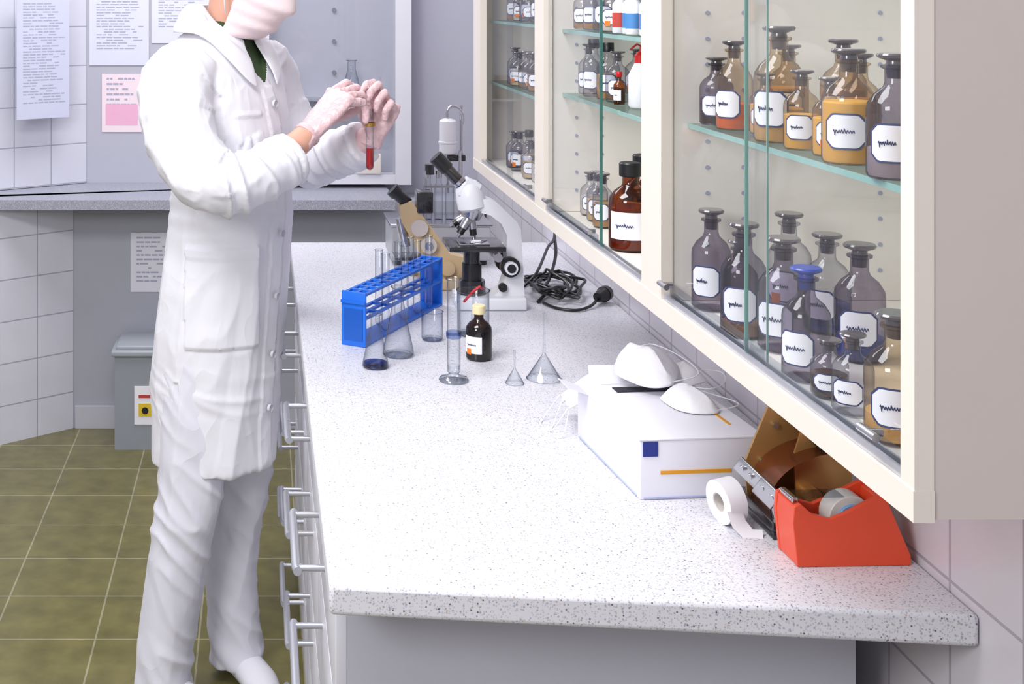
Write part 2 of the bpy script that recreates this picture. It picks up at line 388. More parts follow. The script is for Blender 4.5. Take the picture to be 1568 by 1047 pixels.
# ------------------------------------------------------------------ bottles
Mstop=mat('stopper_glass',(92,86,92),.15,coat=.6)
def bottle(name,x,y,z,h,d,fill=None,ff=.5,glass=None,cap='stopper',capcol=None,label=True,seed=0,la=None):
    rnd=random.Random(seed+int(x*1000)+int(y*1000))
    b=B(name); r=d/2; g=glass or M_glass
    b.lathe([(r*.9,.001),(r,.004),(r,h*.55),(r*.96,h*.60),(r*.75,h*.67),(r*.42,h*.73),(r*.36,h*.77),(r*.36,h*.87),(r*.50,h*.885),(r*.50,h*.905),(r*.36,h*.91)],g,seg=28,capb=True)
    if fill is not None:
        fh=h*min(ff,.55); rr=r*.95
        b.lathe([(rr*.95,.003),(rr,.006),(rr,fh*.97),(rr*.93,fh)],fill,seg=24,capb=True,capt=True)
    if cap=='stopper':
        c=capcol or Mstop
        b.lathe([(r*.28,h*.80),(r*.33,h*.91),(r*.30,h*.94),(r*.62,h*.965),(r*.66,h*.985),(r*.6,h)],c,seg=24,capt=True,capb=True)
    else:
        c=capcol or M_black
        b.lathe([(r*.48,h*.84),(r*.52,h*.85),(r*.52,h*.985),(r*.47,h)],c,seg=28,capt=True,capb=True)
    if label:
        ac=la if la is not None else math.atan2(-y,-x+.0)-.25+rnd.uniform(-.25,.25)
        zc=h*.30; hz=h*.155; ha=.80
        if label=='plain':
            b.patch((0,0,0),r*1.015,ac-.8,ac+.8,zc-hz,zc+hz,M_label)
        else:
            b.octpatch((0,0,0),r*1.010,ac,ha,zc-hz,zc+hz,r*.3,M_blueink)
            b.octpatch((0,0,0),r*1.02,ac,ha-.08,zc-hz+r*.07,zc+hz-r*.07,r*.27,M_label)
        a=ac-ha*.55; pts=[]; e=ha*rnd.uniform(.7,1.05)
        for i in range(34):
            t=i/33; aa=a+t*e; am=h*.020*(1.8 if i in(2,3,18) else rnd.uniform(.5,1.0))
            pts.append((r*1.035*math.cos(aa),r*1.035*math.sin(aa),zc+math.sin(i*1.45)*am))
        b.tube(pts,r*.017,M_blueink,seg=4)
        if rnd.random()<.25: b.patch((0,0,0),r*1.03,ac-.5,ac-.05,zc-hz-h*.02,zc-hz*.45,mat('orange_hazard',(226,120,40),.6),n=4)
    return b.done(loc=(x,y,z))
G_amb=thin_glass('amber_glass',(196,136,56),(90,54,18),.06,.5)
G_brn=thin_glass('brown_bottle_glass',(242,230,212),(160,136,112),.05,.45)
G_vio=thin_glass('violet_bottle_glass',(208,202,214),(112,106,128),.05,.45)
G_clr=thin_glass('bottle_glass',(238,238,242),(140,142,154),.05,.45)
F_yel=mat('yellow_powder',(248,204,92),.7,mott=.2); F_org=mat('orange_powder',(236,124,66),.7)
F_whi=mat('white_powder',(228,220,206),.8); F_brn=mat('brown_liquid',(192,144,84),.3); F_dark=mat('dark_brown_liquid',(84,56,38),.3)
F_blue=mat('blue_liquid',(62,86,170),.2); F_tan=mat('tan_powder',(222,192,140),.7)
F_gry=mat('grey_liquid',(140,136,148),.3)
ZF=1.2225
low=[(.546,1.545,.120,.046,None,.5,G_vio),(.556,1.480,.095,.040,F_blue,.35,G_vio),(.540,1.425,.125,.050,F_brn,.12,G_vio),(.560,1.365,.120,.053,None,.5,G_vio),
     (.540,1.262,.110,.046,None,.3,G_vio),(.538,1.206,.054,.034,F_dark,.4,G_clr),(.538,1.158,.072,.036,None,.3,G_clr),(.542,1.088,.108,.050,F_tan,.22,G_brn),(.550,1.028,.10,.048,F_brn,.4,G_brn),
     (.63,1.52,.12,.05,None,.4,G_clr),(.64,1.44,.11,.05,F_blue,.3,G_clr),(.625,1.33,.12,.05,F_blue,.2,G_vio),(.62,1.14,.11,.05,F_whi,.2,G_clr)]
for i,(x,y,h0,d,f,ff,g) in enumerate(low):
    cc=mat('blue_stopper',(40,70,170),.3) if i==4 else None
    bottle('reagent_bottle',x,y,ZF,h0,d,f,ff,glass=g,capcol=cc,seed=i)
up=[(.556,1.555,.083,.040,F_dark,.40,G_vio),(.556,1.497,.105,.042,F_org,.30,G_brn),(.572,1.445,.07,.034,F_yel,.5,G_brn),(.557,1.370,.125,.052,F_tan,.3,G_brn),(.552,1.300,.082,.036,F_yel,.45,G_brn),(.600,1.275,.10,.038,F_brn,.55,G_brn),(.556,1.246,.078,.032,F_yel,.5,G_brn),
    (.550,1.192,.108,.048,F_yel,.55,G_brn),(.545,1.095,.108,.046,F_whi,.25,G_vio),(.55,1.03,.105,.046,F_yel,.45,G_brn),(.625,1.51,.10,.045,F_tan,.5,G_brn),(.64,1.40,.11,.048,F_brn,.5,G_brn),(.635,1.20,.11,.048,F_tan,.5,G_brn)]
for i,(x,y,h0,d,f,ff,g) in enumerate(up):
    bottle('reagent_bottle',x,y,1.4435,h0,d,f,ff,glass=g,seed=40+i)
F_amb=mat('amber_fill',(158,104,28),.2,coat=.5)
bottle('amber_bottle',.552,1.905,ZF,.130,.063,F_amb,.5,glass=G_amb,cap='screw',label='plain',la=-2.1)
bottle('amber_bottle',.600,2.00,ZF,.130,.063,F_dark,.5,glass=G_amb,cap='screw',label='plain',la=-2.1)
M_redcap=mat('red_cap',(200,30,30),.3)
bottle('red_cap_bottle',.548,1.735,ZF,.052,.022,F_whi,.5,cap='screw',capcol=M_redcap,label='plain')
bottle('small_amber_bottle',.558,1.985,1.4315,.052,.018,F_dark,.5,glass=G_amb,cap='screw',capcol=M_redcap,label='plain')
b=B('wash_bottle'); Mpl=mat('milky_plastic',(225,228,235),.4)
b.lathe([(.016,.001),(.018,.004),(.018,.05),(.010,.066),(.008,.07)],Mpl,capb=True); b.lathe([(.009,.068),(.009,.08),(.003,.086)],M_redcap,capt=True)
b.tube([(0,0,.085),(0,0,.094),(-.008,0,.097),(-.022,0,.090)],.0016,M_redcap,seg=8); b.done(loc=(.575,1.93,1.4315),rot=.6)
Mbl=mat('blue_label',(70,130,190),.6)
for i,(x,y) in enumerate(((.55,1.95),(.555,1.915),(.55,1.88),(.56,1.845),(.55,1.81),(.56,1.775),(.555,1.74),(.60,1.86),(.60,1.93))):
    b=B('plastic_reagent_bottle'); b.lathe([(.011,.001),(.012,.003),(.012,.045),(.006,.053),(.006,.056)],Mpl,capb=True)
    b.lathe([(.0075,.055),(.007,.068)],mat('white_cap',(240,240,244),.4),capb=True,capt=True); b.patch((0,0,0),.0123,-3.2,-1.2,.010,.032,Mbl if i%3 else mat('red_label',(190,70,60),.6)); b.done(loc=(x,y,1.5435))
rnd=random.Random(3)
fills=[F_whi,None,F_gry,F_brn,None,F_tan]
for (ya,yb,zs) in ((2.03,2.22,(ZF,1.4315,1.5435)),(2.36,2.86,(ZF,1.4065,1.5465))):
    for z in zs:
        y=ya
        while y<yb:
            for xx in (.56,.65):
                if xx==.65 or not (z==ZF and y<2.05):
                    hh=rnd.uniform(.07,.10)
                    bottle('reagent_bottle',xx+rnd.uniform(0,.01),y,z,hh,rnd.uniform(.034,.042),rnd.choice(fills),.45,glass=G_clr,cap=rnd.choice(['stopper','stopper','screw']),seed=int(y*100))
            y+=.058
# ------------------------------------------------------------------ bench objects
ZB=.8803
b=B('test_tube_rack'); Mbl=mat('blue_rack_plastic',(24,106,214),.35)
L=.42; W=.055; H=.112
for x0 in (0,L-.006): b.box((x0,-W/2,0),(x0+.006,W/2,H),Mbl,.0015)
b.box((-.0012,-W/2+.006,.012),(-.0002,W/2-.006,H-.035),mat('blue_rack_dark',(14,84,180),.4))
b.box((-.004,-W/2,H-.024),(.0,W/2,H-.018),Mbl)
for z,n_ in ((H-.008,12),(.055,6)):
    b.box((.006,-W/2+.001,z),(L-.006,-W/2+.008,z+.005),Mbl); b.box((.006,W/2-.008,z),(L-.006,W/2-.001,z+.005),Mbl); b.box((.006,-.004,z),(L-.006,.004,z+.005),Mbl)
    for i in range(1,n_): b.box((i*(L-.01)/n_,-W/2+.002,z-.0003),(i*(L-.01)/n_+.009,W/2-.002,z+.0053),Mbl)
b.box((.006,-W/2+.001,.0),(L-.006,W/2-.001,.005),Mbl)
th=math.atan2(.37,.214)
rack=b.done(loc=(.190,2.625,ZB),rot=th)
for i,off in ((3.5,-.0155),(4.5,.0155),(6.5,-.0155),(7.5,.0155),(8.5,-.0155),(9.5,.0155),(10.5,-.0155)):
    r=.0085; h=.165
    b=B('test_tube'); b.lathe([(.001,0),(r*.6,.002),(r*.95,.006),(r,.012),(r,h-.002),(r*1.15,h)],M_glass,seg=20); b.lathe([(r,h-.002),(r*1.18,h-.001),(r,h)],M_glass,seg=20)
    o=b.done(loc=(i*(L-.01)/12+.005,off,.0055)); o.parent=rack
def erlen(x,y,d,h,liq=None,name='erlenmeyer_flask',z=ZB):
    b=B(name); r=d/2
    b.lathe([(r*.9,.0005),(r,.004),(r*.98,.010),(r*.42,h*.70),(r*.36,h*.76),(r*.36,h*.97),(r*.48,h*.985),(r*.48,h),(r*.38,h)],M_glass,seg=36,capb=True)
    b.lathe([(r*.46,h*.98),(r*.50,h*.99),(r*.46,h)],M_glass,seg=36)
    b.lathe([(r*.85,.0012),(r*.93,.003),(r*.85,.0055)],M_glass,seg=36)
    if liq: b.lathe([(r*.88,.0015),(r*.95,.004),(r*.90,h*.10)],liq,seg=32,capb=True,capt=True)
    b.done(loc=(x,y,z))
erlen(.222,2.476,.051,.104,thin_glass('blue_pale_liquid',(130,156,212),(50,70,150)))
erlen(.275,2.557,.063,.139)
erlen(.345,4.86,.085,.145,z=1.2135)
def beaker(x,y,d,h,name='glass_beaker'):
    b=B(name); r=d/2
    b.lathe([(r*.9,.0005),(r,.005),(r,h*.96),(r*1.07,h)],M_glass,seg=36,capb=True); b.lathe([(r*.99,h*.97),(r*1.07,h),(r*.97,h)],M_glass,seg=36)
    b.lathe([(r*.85,.001),(r*.95,.003),(r*.85,.005)],M_glass,seg=36)
    return b
beaker(.359,2.674,.045,.06).done(loc=(.359,2.674,ZB))
b=beaker(.45,2.71,.068,.095); b.tube([(-.02,0,.07),(0.0,-.01,.096),(.012,-.01,.104),(.02,0,.098)],.003,mat('red_rubber',(190,30,40),.4),seg=8); b.tube([(0,-.01,.1),(-.004,0,.006)],.002,M_glass,seg=8); b.done(loc=(.452,2.715,ZB))
b=B('graduated_cylinder'); r=.0125; h=.193
b.lathe([(.027,0),(.028,.003),(.026,.006),(.012,.010),(.009,.014),(.0125,.019),(r,.024),(r,h-.004),(r*1.25,h)],M_glass,seg=36,capb=True)
b.lathe([(r*.8,.020),(r*.85,.024),(r*.85,.03)],M_glass,seg=24); b.lathe([(r*1.1,h-.004),(r*1.3,h-.001),(r*1.1,h)],M_glass,seg=24)
b.lathe([(r*1.12,h*.42),(r*1.15,h*.43),(r*1.15,h*.47),(r*1.12,h*.48)],thin_glass('blue_collar_glass',(170,185,225),(110,125,190)),seg=24)
for i in range(22): b.patch((0,0,0),r*1.01,-2.1,-2.1+(.7 if i%5==0 else .4),.035+i*.0065,.0356+i*.0065,M_ink,n=4)
b.done(loc=(.361,2.388,ZB))
bb=bottle('brown_glass_bottle',.433,2.534,ZB,.107,.051,mat('brown_bottle_content',(62,36,22),.25),.55,glass=thin_glass('dark_brown_glass',(120,74,44),(40,22,14),.07,.5),cap='screw',capcol=mat('cream_cap',(232,220,172),.4),label='plain',la=-2.3)
def funnel(x,y,d,hc,h):
    b=B('glass_funnel'); r=d/2
    b.lathe([(r,0),(r*1.01,.0015),(r*.97,.003),(r*.12,hc),(r*.08,hc*1.1),(.0018,h)],M_glass,seg=40)
    b.lathe([(r*.98,.0),(r*1.04,.001),(r*1.0,.0025)],M_glass,seg=40)
    b.done(loc=(x,y,ZB))
funnel(.472,2.372,.034,.028,.063); funnel(.533,2.40,.064,.046,.126)
# ------------------------------------------------------------------ white microscope
Mw=mat('microscope_white',(226,228,234),.3,coat=.3)
b=B('microscope')
b.box((-.105,-.05,0),(.055,.05,.030),Mw,.006)
b.prism([(.055,.0),(.050,.10),(.045,.182),(.036,.200),(-.012,.246),(-.030,.253),(-.052,.250),(-.052,.222),(-.025,.215),(.000,.195),(.012,.17),(.012,.08),(.0,.045),(-.02,.028),(-.02,0)],-.024,.024,Mw)
Mh=Matrix.Translation((-.062,0,.225))@Matrix.Rotation(math.radians(-12),4,'Y')
b.lathe([(.028,0),(.034,.006),(.034,.030),(.030,.052),(.020,.066),(.004,.072)],Mw,M=Mh,seg=32,capb=True,capt=True)
b.prism([(-.10,.262),(-.062,.248),(-.045,.285),(-.075,.300)],-.022,.022,Mw)
b.cyl((-.080,0,.275),(-.125,0,.322),.0145,M_blackm); b.cyl((-.122,0,.319),(-.150,0,.348),.0175,M_black); b.cyl((-.092,0,.287),(-.098,0,.293),.0165,M_steel)
b.cyl((-.062,0,.228),(-.068,0,.205),.030,M_steel,r1=.022)
for a,l,y in ((-8,.05,0),(32,.05,-.012),(58,.04,.014),(25,.045,.02)):
    q=math.radians(a); p=Vector((-.068-.012*math.sin(q),y,.205)); d=Vector((-math.sin(q),y*6,-math.cos(q))).normalized()
    b.cyl(p,p+d*l*.5,.0105,M_steel); b.cyl(p+d*l*.5,p+d*l*.8,.0085,M_black); b.cyl(p+d*l*.8,p+d*l,.006,M_steel,r1=.004)
b.box((-.125,-.062,.137),(.004,.062,.149),M_blackm,.002); b.box((-.10,-.045,.149),(-.03,.02,.153),M_steel,.001); b.tube([(-.03,.0,.153),(-.05,-.03,.158),(-.07,-.02,.154)],.002,M_steel,seg=8)
b.cyl((-.065,0,.135),(-.065,0,.10),.019,M_blackm); b.cyl((-.065,0,.10),(-.065,0,.062),.023,M_black); b.cyl((-.065,0,.062),(-.065,0,.028),.030,M_blackm,r1=.034)
for sgn in (-1,1):
    b.cyl((.018,sgn*.024,.098),(.018,sgn*.040,.098),.023,M_black,seg=28); b.cyl((.018,sgn*.040,.098),(.018,sgn*.052,.098),.015,Mw,seg=24); b.cyl((.018,sgn*.052,.098),(.018,sgn*.054,.098),.010,M_black)
    b.cyl((-.010,sgn*.020,.120),(-.010,sgn*.04,.120),.010,M_steel)
b.cyl((.002,-.024,.05),(.002,-.034,.05),.010,M_black)
b.done(loc=(.555,2.965,ZB))
# older beige microscope
Mbg=mat('beige_enamel',(206,180,140),.35,coat=.3)
b=B('beige_microscope')
b.prism([(-.1176,.203),(-.0886,.2145),(-.037,.1467),(.0084,.082),(.0487,.074),(.0487,.02),(-.027,.02),(-.040,.058),(-.072,.090),(-.1128,.163)],-.022,.022,Mbg)
b.box((-.075,-.055,0),(.07,.055,.028),Mbg,.006)
b.cyl((-.070,-.022,.150),(-.070,-.036,.150),.021,M_panel,seg=28); b.cyl((-.048,-.022,.108),(-.048,-.042,.108),.020,M_panel,seg=28); b.cyl((-.048,-.042,.108),(-.048,-.046,.108),.010,M_steel)
b.cyl((-.095,0,.205),(-.125,0,.232),.015,M_black); b.cyl((-.122,0,.229),(-.134,0,.241),.018,M_black)
b.box((-.075,-.03,.185),(-.035,.03,.238),M_blackm,.004); b.box((-.13,-.035,.07),(-.05,.035,.078),M_blackm,.002)
b.cyl((-.115,0,.17),(-.10,0,.10),.012,M_steel); b.cyl((.0,-.022,.05),(.0,-.034,.05),.018,Mbg)
b.cyl((-.09,0,.07),(-.09,0,.028),.02,M_steel)
b.done(loc=(.46,3.17,ZB))
# laboratory stirrer
Mgr=mat('grey_enamel',(178,180,186),.35)
b=B('laboratory_stirrer')
b.box((-.145,-.09,.012),(.12,.09,.105),Mgr,.005); b.box((-.15,-.095,.105),(.125,.095,.112),M_steel,.002)
for xx in (-.12,.10):
    for yy in (-.07,.07): b.cyl((xx,yy,0),(xx,yy,.014),.012,M_black)
b.cyl((.060,.03,.112),(.060,.03,.418),.006,M_steel); b.cyl((.048,-.02,.112),(.048,-.02,.30),.004,M_steel)
b.lathe([(.018,0),(.024,.004),(.024,.028),(.026,.03),(.026,.034),(.024,.036),(.024,.09),(.018,.095),(.012,.097)],mat('motor_grey',(205,205,212),.35),c=(.018,0,.288),seg=28,capb=True,capt=True)
b.tube(catmull([(.018,0,.383),(.016,0,.405),(.026,0,.418),(.045,0,.415),(.060,0,.395),(.060,0,.37)],5),.004,M_steel,seg=10)
b.box((.015,-.008,.268),(.066,.035,.286),M_blackm,.003); b.cyl((.018,0,.288),(.018,0,.18),.004,M_steel)
for xx in (-.03,.0,.03): b.lathe([(.011,0),(.012,.01),(.012,.09),(.008,.10),(.008,.12)],M_glass,c=(xx-.01,-.02,.112),seg=20,capb=True); b.lathe([(.009,0),(.009,.02)],M_steel,c=(xx-.01,-.02,.225),seg=16,capt=True,capb=True)
b.box((-.05,-.035,.20),(.04,-.005,.206),M_steel); b.cyl((-.045,-.02,.112),(-.045,-.02,.25),.003,M_steel); b.cyl((-.035,-.02,.235),(-.035,-.02,.262),.013,M_blackm)
b.done(loc=(.495,3.50,ZB))
# cables + plug
rnd=random.Random(11)
b=B('power_cable'); pts=[]
for i in range(90):
    t=i/89; a=t*2*math.pi*6.3
    cx=.70+.03*math.sin(t*9); cy=3.12+.05*math.cos(t*5)
    pts.append((cx+(.05+.012*math.sin(i*1.7))*math.cos(a)*1.1,cy+(.095+.02*math.cos(i*2.3))*math.sin(a),.006+.035*(1-abs(2*t-1))*(.5+.5*math.sin(i*.9))+.012*t))
b.tube(catmull(pts,3),.0035,M_black,seg=8)
b.tube(catmull([(.66,2.98,.004),(.68,2.93,.004),(.72,2.91,.004),(.76,2.94,.006),(.785,2.975,.014),(.795,3.0,.022)],6),.0035,M_black,seg=8)
b.tube(catmull([(.76,3.3,.10),(.74,3.2,.07),(.70,3.1,.03),(.66,3.0,.03),(.69,2.96,.045),(.72,3.02,.03),(.69,3.06,.01),(.65,2.99,.004)],6),.004,M_black,seg=8)
b.tube(catmull([(.62,3.02,.03),(.66,3.05,.06),(.72,3.2,.09),(.76,3.3,.10),(.78,3.42,.16)],6),.0035,M_black,seg=8)
b.cyl((.785,2.975,.018),(.805,2.995,.020),.011,M_black,r1=.017); b.cyl((.805,2.995,.020),(.815,3.01,.020),.018,M_black)
for k in (-.006,.006): b.cyl((.815,3.01+k,.020),(.824,3.02+k,.020),.002,M_steel)
b.done(loc=(0,0,ZB))
# ------------------------------------------------------------------ white box
Mbx=mat('white_cardboard',(232,232,242),.45); Mor=mat('orange_stripe',(226,158,40),.5); Mnv=mat('navy_print',(34,54,140),.5)
b=B('glove_box'); w=.19; l=.265; h=.084
b.box((0,0,0),(w,l,h),Mbx,.0015)
b.slab([(-.001,-.001),(w*.98,-.001),(w*.98,l*.66),(w*.8,l*.80),(-.001,l*.80)],h+.0004,h+.0022,Mbx)
b.prism([(-.002,h),(-.034,h+.012),(-.034,h+.0135),(.0,h+.001)],l*.80,l*.99,Mbx)
b.add([(.02,l,h),(.12,l,h),(.11,l+.035,h+.02),(.03,l+.035,h+.022)],[(0,1,2,3)],Mbx)
b.box((.004,-.0014,h-.022),(.026,0,h-.001),Mnv); b.box((.030,-.0014,.036),(.135,0,.041),Mor); b.box((.005,-.0012,.002),(w-.005,0,.0035),mat('pale_blue_print',(170,180,220),.5))
b.box((-.0014,.01,.002),(0,l-.01,.004),mat('pale_blue_print',(170,180,220),.5))
Mdk=mat('box_slot_dark',(46,46,56),.8)
b.box((.05,l*.83,h+.0003),(.165,l*.92,h+.0015),Mdk)
b.box((w-.035,.05,h+.0022),(w-.030,.17,h+.003),Mor)
b.done(loc=(.542,1.822,ZB),rot=.09)
Mmk=mat('respirator_fabric',(240,240,246),.8,bump=.15,bscale=90)
def respirator(x,y,z,rot,tilt,s=1.0,name='respirator_mask',flat=1.0,seed=0):
    b=B(name)
    prof=[(.064,0),(.061,.004),(.057,.011),(.051,.020),(.043,.029),(.033,.036),(.021,.041),(.010,.043),(.001,.044)]
    b.lathe([(r*s,zz*s) for r,zz in prof],Mmk,seg=44,sx=.80,sy=1.08,capb=False)
    for v in b.v:
        v.z=v.z*flat*(1-.18*min(1,abs(v.x)/(.045*s)))+.003*s*math.exp(-(v.x/(.006*s))**2)*(1 if v.z>.01 else 0)
        v.z+=.006*noise.noise(Vector((v.x*30,v.y*30,seed)))*(1 if v.z>.006 else .0)
        v.x+=.016*s*noise.noise(Vector((v.y*18,seed+4,0)))
        v.y*=1-.25*max(0,v.x/(.05*s))
    b.tube(catmull([(.0,.062*s,.002),(.05,.07*s,.004),(.065,0,.002),(.05,-.07*s,.004),(0,-.062*s,.002)],5),.0009,Mmk,seg=6)
    o=b.done(loc=(x,y,z)); o.rotation_euler=(tilt[0],tilt[1],rot)
    md=o.modifiers.new('s','SOLIDIFY'); md.thickness=.0015
    return o
respirator(.665,1.975,ZB+.0885,.6,(0,0),.74,flat=.85,seed=1)
respirator(.630,2.075,ZB+.112,.3,(.12,-.22),.92,flat=1.0,seed=2)
respirator(.690,2.085,ZB+.096,-.5,(0,.0),.75,flat=.7,seed=5)
b=B('surgical_mask')
vs=[];fs=[];nx,ny=16,10
for j in range(ny+1):
    for i in range(nx+1):
        u=i/nx;v=j/ny; vs.append((u*.10,v*.075,.040+.020*math.sin(math.pi*u)*math.sin(math.pi*v)+.004*math.sin(v*18)+.05*u))
for j in range(ny):
    for i in range(nx): a=j*(nx+1)+i; fs.append((a,a+1,a+nx+2,a+nx+1))
b.add(vs,fs,Mmk)
b.tube(catmull([(0,.005,.040),(-.03,.0,.004),(-.04,.03,.002),(-.03,.06,.004),(0,.07,.040)],6),.0009,Mmk,seg=6)
b.tube(catmull([(0,.0,.040),(-.02,-.03,.004),(-.035,-.01,.002),(-.02,.03,.003),(0,.05,.040)],6),.0009,Mmk,seg=6)
o=b.done(loc=(.510,2.105,ZB)); md=o.modifiers.new('s','SOLIDIFY'); md.thickness=.0015
# ------------------------------------------------------------------ brass instrument
Mbr=mat('brass',(206,164,104),.28,.7); Mbz=mat('bronze_dark',(130,76,46),.2,.7)
b=B('brass_instrument')
b.box((-.012,0,0),(.125,.135,.010),M_blackm,.002)
b.box((-.012,.0,.010),(.008,.13,.022),M_blackm,.002)
b.prism([(-.008,.022),(-.012,.065),(.002,.10),(.030,.165),(.05,.18),(.12,.18),(.12,.010),(.0,.010)],.098,.103,Mbr)
b.prism([(.045,.010),(.04,.09),(.062,.16),(.12,.16),(.12,.010)],.058,.062,Mbr)
vs=[];fs=[]
for i in range(15):
    a=math.radians(-20+i*8)
    for yy in (.028,.097): vs.append((.100-.105*math.cos(a),yy,.036+.070*math.sin(a)))
for i in range(14): fs.append((2*i,2*i+1,2*i+3,2*i+2))
b.add(vs,fs,Mbz)
b.cyl((.085,.057,.12),(.085,.040,.12),.022,M_black,seg=28); b.cyl((.085,.040,.12),(.085,.036,.12),.012,M_steel,seg=24)
b.cyl((.060,.058,.04),(.060,.04,.04),.012,Mbr)
for xx,zz in ((.03,.12),(.055,.165),(.012,.07)): b.cyl((xx,.098,zz),(xx,.092,zz),.004,M_steel)
Ml=Matrix.Translation((-.040,.050,.085))@Matrix.Rotation(math.radians(-50),4,'Z')@Matrix.Rotation(math.radians(32),4,'Y')
b.box((0,-.002,-.011),(.070,.002,.011),M_steel,.001,M=Ml); b.box((.036,-.006,-.014),(.068,-.001,.014),M_steel,.001,M=Ml)
for xx in (.010,.024,.044,.060): b.cyl((xx,-.002,0),(xx,-.0075,0),.004,M_steel,M=Ml,seg=12)
b.cyl((.0,.02,.02),(-.008,.018,.062),.004,M_steel)
b.done(loc=(.690,1.688,ZB),rot=.0)
b=B('adhesive_tape_roll'); Mtp=mat('tape_white',(230,230,236),.5)
Mr=Matrix.Translation((0,0,.030))@Matrix.Rotation(math.radians(14),4,'Z')@Matrix.Rotation(math.radians(84),4,'Y')
b.lathe([(.013,-.013),(.0295,-.013),(.0295,.013),(.013,.013),(.013,-.013)],Mtp,M=Mr,seg=40); b.lathe([(.0115,-.012),(.013,-.012),(.013,.012),(.0115,.012),(.0115,-.012)],mat('tape_core',(205,200,195),.6),M=Mr,seg=40)
b.tube([(.0,-.028,.028),(.004,-.034,.012),(.014,-.045,.001),(.03,-.05,.001)],[(.012,.0005)]*4,Mtp,seg=8,flat=(1,.3,0))
b.done(loc=(.638,1.745,ZB))
# ------------------------------------------------------------------ tape dispenser
Mrd=mat('red_plastic',(226,76,42),.4,coat=.15)
b=B('tape_dispenser')
side=[(.002,0),(-.004,.055),(-.002,.076),(.006,.080),(.020,.067),(.045,.060),(.065,.068),(.105,.088),(.115,.088),(.148,.012),(.148,0)]
b.prism(side,0,.007,Mrd); b.prism(side,.050,.057,Mrd)
b.prism([(.0025,0.0005),(-.003,.055),(-.001,.075),(.007,.078),(.016,.055),(.040,.030),(.104,.030),(.108,.084),(.114,.086),(.147,.012),(.147,.0005)],.0069,.0501,Mrd)
b.cyl((.078,.014,.054),(.078,.043,.054),.029,mat('clear_tape',(205,205,200),.2),seg=36); b.cyl((.078,.010,.054),(.078,.047,.054),.019,mat('blue_tape_core',(120,160,205),.4),seg=30); b.cyl((.078,.007,.054),(.078,.050,.054),.006,mat('white_cap',(240,240,244),.4))
b.box((.000,.010,.077),(.007,.047,.084),M_steel)
for i in range(9): b.prism([(-.003,.082),(.001,.084),(.001,.080)],.011+i*.004,.014+i*.004,M_steel)
b.add([(.004,.014,.081),(.004,.043,.081),(.070,.043,.082),(.070,.014,.082)],[(0,1,2,3)],M_glass)
b.done(loc=(.675,1.607,ZB),rot=.035,bevel=.0012)
# ================================================================== PERSON
d=Vector((.84,-.545,0)).normalized(); Lf=Vector((-d.y,d.x,0))
person=empty('lab_technician',(-.10,2.93,0))
Mct=cloth_mat('lab_coat_cotton',(230,230,237)); Mcol=mat('collar_cotton',(232,232,239),.85)
Mtr=cloth_mat('white_trousers_cotton',(220,220,231),.5)
Mgn=mat('green_shirt',(58,78,48),.9); Msk=mat('skin',(220,168,146),.5,sss=.15); Mgl=mat('latex_glove',(228,194,198),.35,bump=.25,bscale=120,sss=.1,mott=.1,mscale=60)
rings=[(.545,-.108,.134,.150),(.58,-.107,.133,.152),(.69,-.102,.131,.154),(.841,-.093,.131,.160),(.946,-.083,.129,.160),(1.02,-.074,.126,.156),(1.096,-.068,.124,.153),
       (1.16,-.064,.122,.153),(1.232,-.064,.122,.158),(1.30,-.070,.122,.164),(1.367,-.078,.116,.170),(1.42,-.085,.106,.172),(1.455,-.090,.096,.160),(1.49,-.094,.085,.125),(1.52,-.096,.074,.085),(1.545,-.097,.064,.064)]
def centre(z):
    for i in range(len(rings)-1):
        if z<=rings[i+1][0]:
            a,b_=rings[i],rings[i+1]; t=max(0,(z-a[0])/(b_[0]-a[0])); return a[1]+(b_[1]-a[1])*t
    return rings[-1][1]
def ringpts(z,cx,a,bb,seg=48,cy=2.93,p=2.3):
    out=[]
    for i in range(seg):
        th=2*math.pi*i/seg; c_,s_=math.cos(th),math.sin(th)
        u=a*math.copysign(abs(c_)**(2/p),c_); v=bb*math.copysign(abs(s_)**(2/p),s_)
        out.append(Vector((cx,cy,z))+d*u+Lf*v)
    return out
b=B('coat'); vs=[];fs=[];seg=48
for r in rings: vs+=ringpts(*r,seg=seg)
n=len(rings)
for j in range(n-1):
    for i in range(seg): k=(i+1)%seg; fs.append((j*seg+i,j*seg+k,(j+1)*seg+k,(j+1)*seg+i))
fs.append(tuple(range(seg))[::-1]); fs.append(tuple((n-1)*seg+i for i in range(seg)))
b.add(vs,fs,Mct)
RS=[(-.150,2.83,1.445),(-.183,2.785,1.405),(-.180,2.745,1.33),(-.145,2.695,1.25),(-.092,2.662,1.208),(-.030,2.685,1.214),(.022,2.724,1.234),(.062,2.760,1.250)]
rr=[.070,.083,.081,.075,.067,.062,.059,.058]
b.tube(catmull(RS,5),lerps(rr,5),Mct,seg=28)
LS=[(.0,3.03,1.445),(.020,3.075,1.40),(.045,3.085,1.33),(.085,3.072,1.25),(.112,3.045,1.210),(.160,3.00,1.224),(.205,2.955,1.246),(.238,2.924,1.264)]
rl=[.065,.072,.068,.062,.060,.057,.054,.052]
b.tube(catmull(LS,5),lerps(rl,5),Mct,seg=28)
me=fuse(b,.005,4)
def seg_dist(p,P):
    best=9;bt=0
    for i in range(len(P)-1):
        a=P[i];e=P[i+1]-a; t=max(0,min(1,(p-a).dot(e)/e.length_squared)); dd=(p-a-e*t).length
        if dd<best: best=dd;bt=i+t
    return best,bt
def ridge(x,y,z):
    a=abs(noise.noise(Vector((x,y,z))))
    return 1-min(1,a*2.6)**.8
RSv=[Vector(p) for p in RS]; LSv=[Vector(p) for p in LS]
norms=[v.normal.copy() for v in me.vertices]
